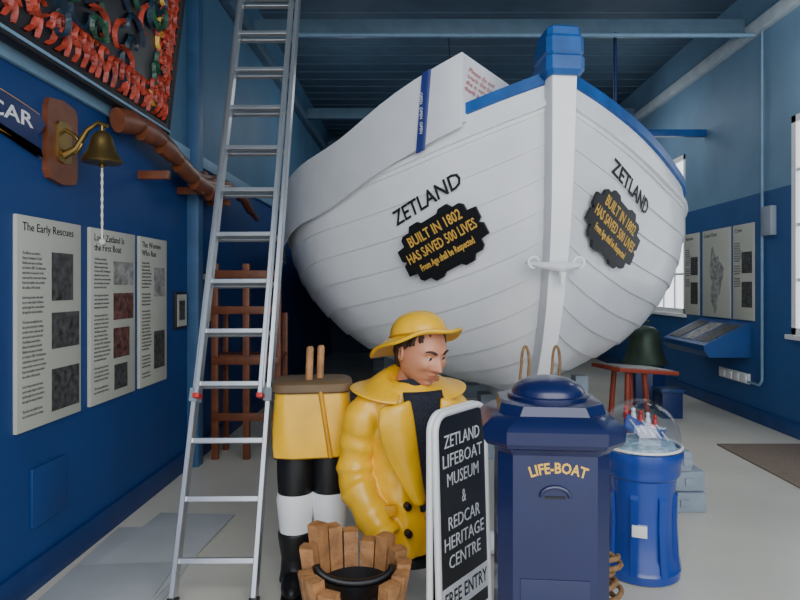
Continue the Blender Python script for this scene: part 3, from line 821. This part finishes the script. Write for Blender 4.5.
for z, r in ((.1, .164), (.28, .192)):
    tube('hoop', [(TX + r * math.cos(t), TY + r * math.sin(t), z) for t in [2 * math.pi * j / 40 for j in range(40)]], .010, ROPE, tb, 8, closed=True)
lathe('dark_fill', [(.11, .02), (.152, .35), (.148, .36), (.02, .27)], BLACK, tb, loc=(TX, TY, 0))  # black fill that makes the inside of the tub dark
tube('strap_handle', [(TX + .15 * math.cos(t), TY - .04, .45 - .07 * math.sin(t)) for t in [math.pi * j / 14 for j in range(15)]], (.016), BLACK, tb, 10)

# ------------------------------------------------------------------ DRUM WITH GLASS DOME
DX, DY = 1.235, 3.27
dr = root('blue_collection_drum', (DX, DY, 0)); dl = (DX, DY, 0)
lathe('drum_body', [(.185, 0), (.20, .01), (.202, .05), (.19, .07), (.188, .10), (.172, .13), (.168, .30), (.172, .42), (.18, .5), (.183, .53), (.198, .545), (.203, .57), (.203, .60), (.213, .62), (.218, .65), (.215, .675), (.19, .68)], DRUM, dr, loc=dl, ang=28)
for k in range(8):
    a = 2 * math.pi * k / 8 + .25; xf = Matrix.Translation(dl) @ Matrix.Rotation(a, 4, 'Z')
    bm = bmesh.new()
    vs = ((.155, .05), (.205, .05), (.194, .12), (.184, .30), (.186, .44), (.155, .5))
    A = [bm.verts.new((x, -.018, z)) for x, z in vs]; B = [bm.verts.new((x, .018, z)) for x, z in vs]
    bm.faces.new(A); bm.faces.new(B)
    for j in range(6): bm.faces.new((A[j], A[(j + 1) % 6], B[(j + 1) % 6], B[j]))
    mk('rib', bm, DRUM, dr, smooth=False, xf=xf)
lathe('glass_dome', [(.205, .682)] + [(.205 * math.cos(a), .72 + .215 * math.sin(a)) for a in [math.pi / 2 * k / 14 for k in range(15)]], GLASS, dr, loc=dl, ang=80)
tube('dome_rim', [(DX + .208 * math.cos(t), DY + .208 * math.sin(t), .69) for t in [2 * math.pi * j / 40 for j in range(40)]], .008, PLASTIC, dr, 8, closed=True)
lathe('sea_base', [(.18, .681), (.17, .70), (.02, .72)], M('model_sea', (170, 200, 215), .5, var=.4, scale=30, bump=.8), dr, loc=dl)
ringz = []; bm = bmesh.new()
for i in range(13):
    f = -1 + i / 6; w = .055 * (1 - f * f) ** .6 + .002; sh = .03 * f * f
    ringz.append([bm.verts.new((f * .14, y, z)) for y, z in ((-w, .065 + sh), (-w * .7, .015 + sh * .5), (0, sh * .6), (w * .7, .015 + sh * .5), (w, .065 + sh))])
for A, B in zip(ringz, ringz[1:]):
    for j in range(4): bm.faces.new((A[j], A[j + 1], B[j + 1], B[j]))
    bm.faces.new((A[0], A[4], B[4], B[0]))
mk('model_boat', bm, [DRUM], dr, xf=Matrix.Translation((DX, DY - .02, .73)) @ Matrix.Rotation(.35, 4, 'Z') @ Matrix.Rotation(.35, 4, 'Y'))
for k, mm in enumerate((RED, WHITE2, RED, WHITE2, RED)):
    p = V((DX - .09 + .045 * k, DY - .03 + .015 * k, .84 - .016 * k))
    bm = bmesh.new(); tube_bm(bm, [p, p + V((0, 0, .03)), p + V((0, 0, .045))], [.016, .014, .008], 10)
    bmesh.ops.create_uvsphere(bm, u_segments=10, v_segments=8, radius=.012, matrix=Matrix.Translation(p + V((0, 0, .055)))); mk('model_crewman', bm, mm, dr)
    tube('oar', [p + V((0, 0, .02)), p + V((.03, -.11, -.05))], .004, WHITE2, dr, 6)
box('label', (-.045, -.190, .25), (.03, -.165, .31), PLASTIC, dr, .002, xf=Matrix.Translation(dl) @ Matrix.Rotation(-.35, 4, 'Z'))

# ------------------------------------------------------------------ other floor things
r = root('grey_block_stack', (1.75, 4.15, 0))
for k, (x, y, z, w) in enumerate(((1.66, 4.1, 0, .34), (1.70, 4.12, .14, .3), (1.68, 4.1, .28, .22))):
    box('block', (x, y, z), (x + w, y + .28, z + .135), GREYB, r, .01)
    for q in range(2): box('stud', (x + .05 + q * .11, y - .012, z + .04), (x + .11 + q * .11, y + .0, z + .09), GREYB, r, .004)
r = root('small_display_table', (2.15, 6.0, 0))
xf = Matrix.Translation((2.15, 6.0, 0)) @ Matrix.Rotation(.35, 4, 'Z')
TABLE = M('table_wood', (140, 56, 36), .45, var=.2)
box('top', (-.36, -.22, .68), (.36, .22, .72), TABLE, r, .01, xf=xf @ Matrix.Translation((0, 0, .02)) @ Matrix.Rotation(.1, 4, 'Y'))
box('display_card', (-.32, -.18, .72), (.32, .18, .726), PHOTOL, r, .001, xf=xf @ Matrix.Translation((0, 0, .021)) @ Matrix.Rotation(.1, 4, 'Y'))
for sx in (-1, 1):
    for sy in (-1, 1):
        tube('leg', [xf @ V((sx * .10, sy * .10, .7)), xf @ V((sx * .14, sy * .13, 0))], .028, TABLE, r, 8)
r = root('large_bronze_bell', (3.0, 7.8, 0))
lathe('plinth', [(.26, 0), (.26, .5), (.24, .53)], DKBLUE, r, loc=(3.0, 7.8, 0), n=8)
lathe('bell', [(.28, .54), (.29, .56), (.25, .62), (.215, .74), (.19, .88), (.17, .96), (.12, 1.01), (.05, 1.03)], BRONZE, r, loc=(3.0, 7.8, 0))
tube('bell_crown', [(2.95, 7.8, 1.02), (2.95, 7.8, 1.09), (3.05, 7.8, 1.09), (3.05, 7.8, 1.02)], .018, BRONZE, r, 8)
r = root('storage_crate', (3.05, 7.15, 0))
box('crate_body', (2.9, 7.0, 0), (3.14, 7.25, .30), DKBLUE, r, .01); box('crate_lid', (2.88, 6.98, .30), (3.16, 7.27, .34), M('crate_lid_blue', (28, 56, 104), .4), r, .008)
box('door_mat', (2.95, 4.55, 0), (3.86, 5.85, .015), MAT, None, .005)
r = root('cardboard_sheets', (-1.5, 3.4, 0))
for k, (a, x0, y0, x1, y1) in enumerate(((.04, -1.86, 2.4, -1.24, 3.85), (-.06, -1.75, 2.95, -1.24, 4.05), (.07, -1.80, 2.3, -1.27, 3.3))):
    c = V(((x0 + x1) / 2, (y0 + y1) / 2, .004 + .009 * k))
    box('sheet', (x0 - c.x, y0 - c.y, -.003), (x1 - c.x, y1 - c.y, .003), CARD, r, .001, xf=Matrix.Translation(c) @ Matrix.Rotation(a, 4, 'Z'))
r = root('lifebuoy', (.44, 3.35, .38))
xf = Matrix.Translation((.46, 3.50, .385)) @ Matrix.Rotation(math.radians(-12), 4, 'X')
for k in range(8):
    a0 = 2 * math.pi * k / 8; pts = [(.31 * math.cos(a0 + math.pi / 4 * j / 8), 0, .31 * math.sin(a0 + math.pi / 4 * j / 8)) for j in range(9)]
    tube('buoy_segment', pts, .062, RED if k % 2 == 0 else WHITE2, r, 16, xf=xf)
r = root('rope_coil', (.88, 2.7, 0))
pts = []
for k in range(120):
    t = k * .42; pts.append((.84 + (.07 + .02 * math.sin(t * .31)) * math.cos(t), 2.7 + (.07 + .02 * math.sin(t * .31)) * math.sin(t), .02 + .0028 * k + .008 * math.sin(t * 2.1)))
tube('rope', pts, .012, ROPE, r, 8)
r = root('wooden_rack', (-1.5, 5.5, 0))
for x in (-1.78, -1.5, -1.22):
    box('post', (x - .03, 5.35, 0), (x + .03, 5.40, 1.75 - (.1 if x > -1.3 else 0)), WOOD, r, .006)
for z in (.35, .85, 1.3, 1.62): box('rail', (-1.8, 5.33, z), (-1.2, 5.36, z + .07), WOOD, r, .006)
box('shelf', (-1.8, 5.38, .9), (-1.2, 5.7, .93), WOOD, r, .004)
for x in (-1.78, -1.22): box('rear_post', (x - .025, 5.66, 0), (x + .025, 5.7, 1.3), WOOD, r, .006)

# ------------------------------------------------------------------ left wall: bell, ribbon sign, tillers, carved board
r = root('ship_bell', (XL + .1, 3.27, 2.3))
fr = frame((XL, 3.27, 2.33), (0, 1, 0), n=(1, 0, 0))
pts = [(.14, .17), (.12, .21), (0, .23), (-.12, .21), (-.14, .17), (-.14, -.17), (-.12, -.21), (0, -.23), (.12, -.21), (.14, -.17)]
poly_plate('wood_backboard', pts, .03, WOOD, r, fr)
poly_plate('brass_plate', [(x * .45, y * .5) for x, y in pts], .01, BRASS, r, fr @ Matrix.Translation((0, 0, .03)))
tube('bracket', [(XL + .03, 3.27, 2.26), (XL + .10, 3.27, 2.30), (XL + .16, 3.27, 2.40), (XL + .22, 3.27, 2.44), (XL + .27, 3.27, 2.42)], [.022, .018, .014, .013, .012], BRASS, r, 12)
tube('bracket_scroll', [(XL + .04, 3.27, 2.40), (XL + .09, 3.27, 2.37), (XL + .13, 3.27, 2.32), (XL + .1, 3.27, 2.27), (XL + .07, 3.27, 2.3)], .010, BRASS, r, 10)
bl = (XL + .24, 3.27, 2.22)
lathe('bell_body', [(.098, 0), (.104, .008), (.096, .025), (.074, .06), (.058, .11), (.052, .14), (.035, .165), (.012, .175), (.010, .205)], BRASS, r, loc=bl, n=36)
lathe('clapper', [(.004, -.03), (.014, -.02), (.014, -.005), (.004, .01)], BRASS, r, loc=bl, n=14)
tube('bell_rope', [V((bl[0], 3.27, 2.20 - .022 * k)) for k in range(19)], [.005 if k % 2 else .008 for k in range(19)], ROPEW, r, 8)
bm = bmesh.new(); bmesh.ops.create_uvsphere(bm, u_segments=12, v_segments=8, radius=.018, matrix=Matrix.Translation((bl[0], 3.27, 1.79))); mk('rope_knot', bm, ROPEW, r)

r = root('ribbon_name_sign', (XL, 2.7, 2.35))
fr = frame((XL, 2.62, 2.33), (0, 1, 0), n=(1, 0, 0))
def ribbon(name, grow, mat, z, th):
    top = []; bot = []
    for k in range(21):
        x = -.55 + 1.0 * k / 20; yc = .05 * math.cos(x * 3.2); hh = .085 + grow
        top.append((x, yc + hh)); bot.append((x, yc - hh))
    tail = [(.45 + .04 + grow, .05), (.42, -.02), (.47 + grow, -.12)]
    poly_plate(name, bot + tail[::-1] + top[::-1], th, mat, r, fr @ Matrix.Translation((0, 0, z)))
ribbon('gold_edge', .008, GOLD, .002, .022); ribbon('ribbon', 0, DKBLUE, .005, .026)
text('ribbon_lettering', 'REDCAR', .10, fr @ Matrix.Translation((.07, .04, .032)), WHITE2, r, ext=.001, width=.62, bold=.001)

r = root('wooden_tillers', (XL, 4.8, 2.45))
for k in range(6):
    y0 = 3.72 + .27 * k; z0 = 2.58 - .035 * k; ln = 1.55
    pts = [(XL + .10 + .04 * math.sin(f * 3) + .02 * k, y0 + ln * f, z0 - .05 * f + .06 * math.sin(f * 6.2 + k)) for f in [q / 18 for q in range(19)]]
    rad = [(.05 - .026 * f, .06 - .03 * f + .018 * (1 if f < .12 else 0) + .008 * math.sin(f * 20)) for f in [q / 18 for q in range(19)]]
    tube('tiller', pts, rad, WOOD, r, 12)
for y in (4.2, 4.9, 5.6): box('peg', (XL + .002, y, 2.30), (XL + .22, y + .04, 2.36), WOOD, r, .006)

r = root('carved_stern_board', (XL + .1, 3.4, 3.2))
fr = frame((XL + .06, 2.2, 2.72), (0, 1, 0), n=(1, 0, -.12))
BW, BH = 2.2, 1.45
box('panel', (0, 0, 0), (BW, BH, .05), M('carved_dark', (12, 18, 26), .4, var=.3), r, .01, xf=fr)
box('lower_moulding', (-.03, -.05, -.01), (BW + .03, .02, .08), INK, r, .012, xf=fr)
box('lower_moulding_line', (-.03, -.03, .08), (BW + .03, -.015, .086), PALE, r, xf=fr)
box('end_moulding', (BW - .02, -.05, -.01), (BW + .04, BH, .08), INK, r, .012, xf=fr)
rnd = random.Random(3)
groups = {}
def acanthus(x, y, a, ln, wd, curl, mat, z=.05):
    """flat carved leaf: curled spine with lobed edges, crowned along the spine"""
    bm = groups.setdefault(mat.name, (bmesh.new(), mat))[0]
    N = 18; L_, C_, R_ = [], [], []
    px, py = x, y
    for k in range(N + 1):
        f = k / N; b = a + curl * f * f
        if k: px += ln / N * math.cos(b); py += ln / N * math.sin(b)
        w_ = wd * (math.sin(min(1, f * .85 + .13) * math.pi) ** .7) * (.62 + .38 * abs(math.sin(f * 12)))
        nx, ny = -math.sin(b), math.cos(b)
        L_.append(bm.verts.new((px + nx * w_, py + ny * w_, z))); R_.append(bm.verts.new((px - nx * w_, py - ny * w_, z)))
        C_.append(bm.verts.new((px, py, z + .022)))
    for k in range(N):
        bm.faces.new((L_[k], L_[k + 1], C_[k + 1], C_[k])); bm.faces.new((C_[k], C_[k + 1], R_[k + 1], R_[k]))
for k in range(27):
    x = .04 + k * .080
    acanthus(x, .03, .3 + rnd.random() * 1.0, .20 + .06 * rnd.random(), .020, rnd.choice((4.2, 3.4)), ORED, .05 + .004 * (k % 3)); acanthus(x + .03, .12, 1.6 + rnd.random(), .17, .018, -3.8, ORED, .052 + .004 * (k % 2))
for k in range(22):
    y = .10 + k * .062
    acanthus(BW - .04, y, 2.0 + rnd.random() * .8, .22, .020, rnd.choice((3.8, -3.4)), ORED, .05 + .004 * (k % 3)); acanthus(BW - .14, y, .8 + rnd.random(), .19, .018, 4.0, ORED, .055)
    acanthus(BW - .2, y, 2.4 + rnd.random(), .2, .018, -3.6, rnd.choice((ORED, GOLD, ORED, GREEN)), .05)
for k in range(120):
    x = .05 + rnd.random() * 1.8; y = .24 + rnd.random() * 1.12
    acanthus(x, y, rnd.random() * 6.28, .2 + .25 * rnd.random(), .026, rnd.choice((-4, 4, 3)), rnd.choice((GREEN, CBLUE, GREEN, CBLUE, CBLUE, ORED)), .05 + .006 * (k % 5))
for nm, (bm, mat) in groups.items():
    bmesh.ops.transform(bm, matrix=fr, verts=bm.verts)
    me = bpy.data.meshes.new('carving'); bm.to_mesh(me); bm.free(); me.materials.append(mat)
    o = bpy.data.objects.new('carving', me); COL.objects.link(o); adopt(o, r)

# ------------------------------------------------------------------ lights, world, camera
w = bpy.data.worlds.new('World'); scene.world = w; w.use_nodes = True
bg = w.node_tree.nodes['Background']; bg.inputs[0].default_value = (.90, .95, 1.0, 1); bg.inputs[1].default_value = 2.1
def area(name, loc, rot, sx, sy, e, col=(1, 1, 1)):
    l = bpy.data.lights.new(name, 'AREA'); l.shape = 'RECTANGLE'; l.size = sx; l.size_y = sy; l.energy = e; l.color = col
    o = bpy.data.objects.new(name, l); o.location = loc; o.rotation_euler = [math.radians(a) for a in rot]; COL.objects.link(o)
area('daylight_doorway', (1.2, -1.2, 3.2), (66, 0, 0), 5, 3, 150, (.98, .98, 1))
area('hall_fill', (1.5, 9.0, 4.35), (0, 0, 0), 3, 2, 30, (.95, .98, 1))  # added fill that brightens the hall interior, not a known fixture
for i, (x, y) in enumerate(((-.9, 8.6), (3.2, 5.6), (3.0, 8.8), (.9, 11.6))):
    l = bpy.data.lights.new('ceiling_fill', 'POINT'); l.energy = 12; l.shadow_soft_size = .25; l.color = (.95, .98, 1)  # added fill points lifting the ceiling and upper hall, no real lamps here
    o = bpy.data.objects.new('ceiling_fill', l); o.location = (x, y, 3.85); COL.objects.link(o)

cam = bpy.data.cameras.new('camera'); co = bpy.data.objects.new('camera', cam); COL.objects.link(co)
co.location = (0, 0, 1.55); co.rotation_euler = (math.radians(90), 0, 0)
cam.lens = 27; cam.sensor_width = 36; cam.shift_x = -14 / 800; cam.shift_y = -14 / 800
cam.clip_start = .05
scene.camera = co
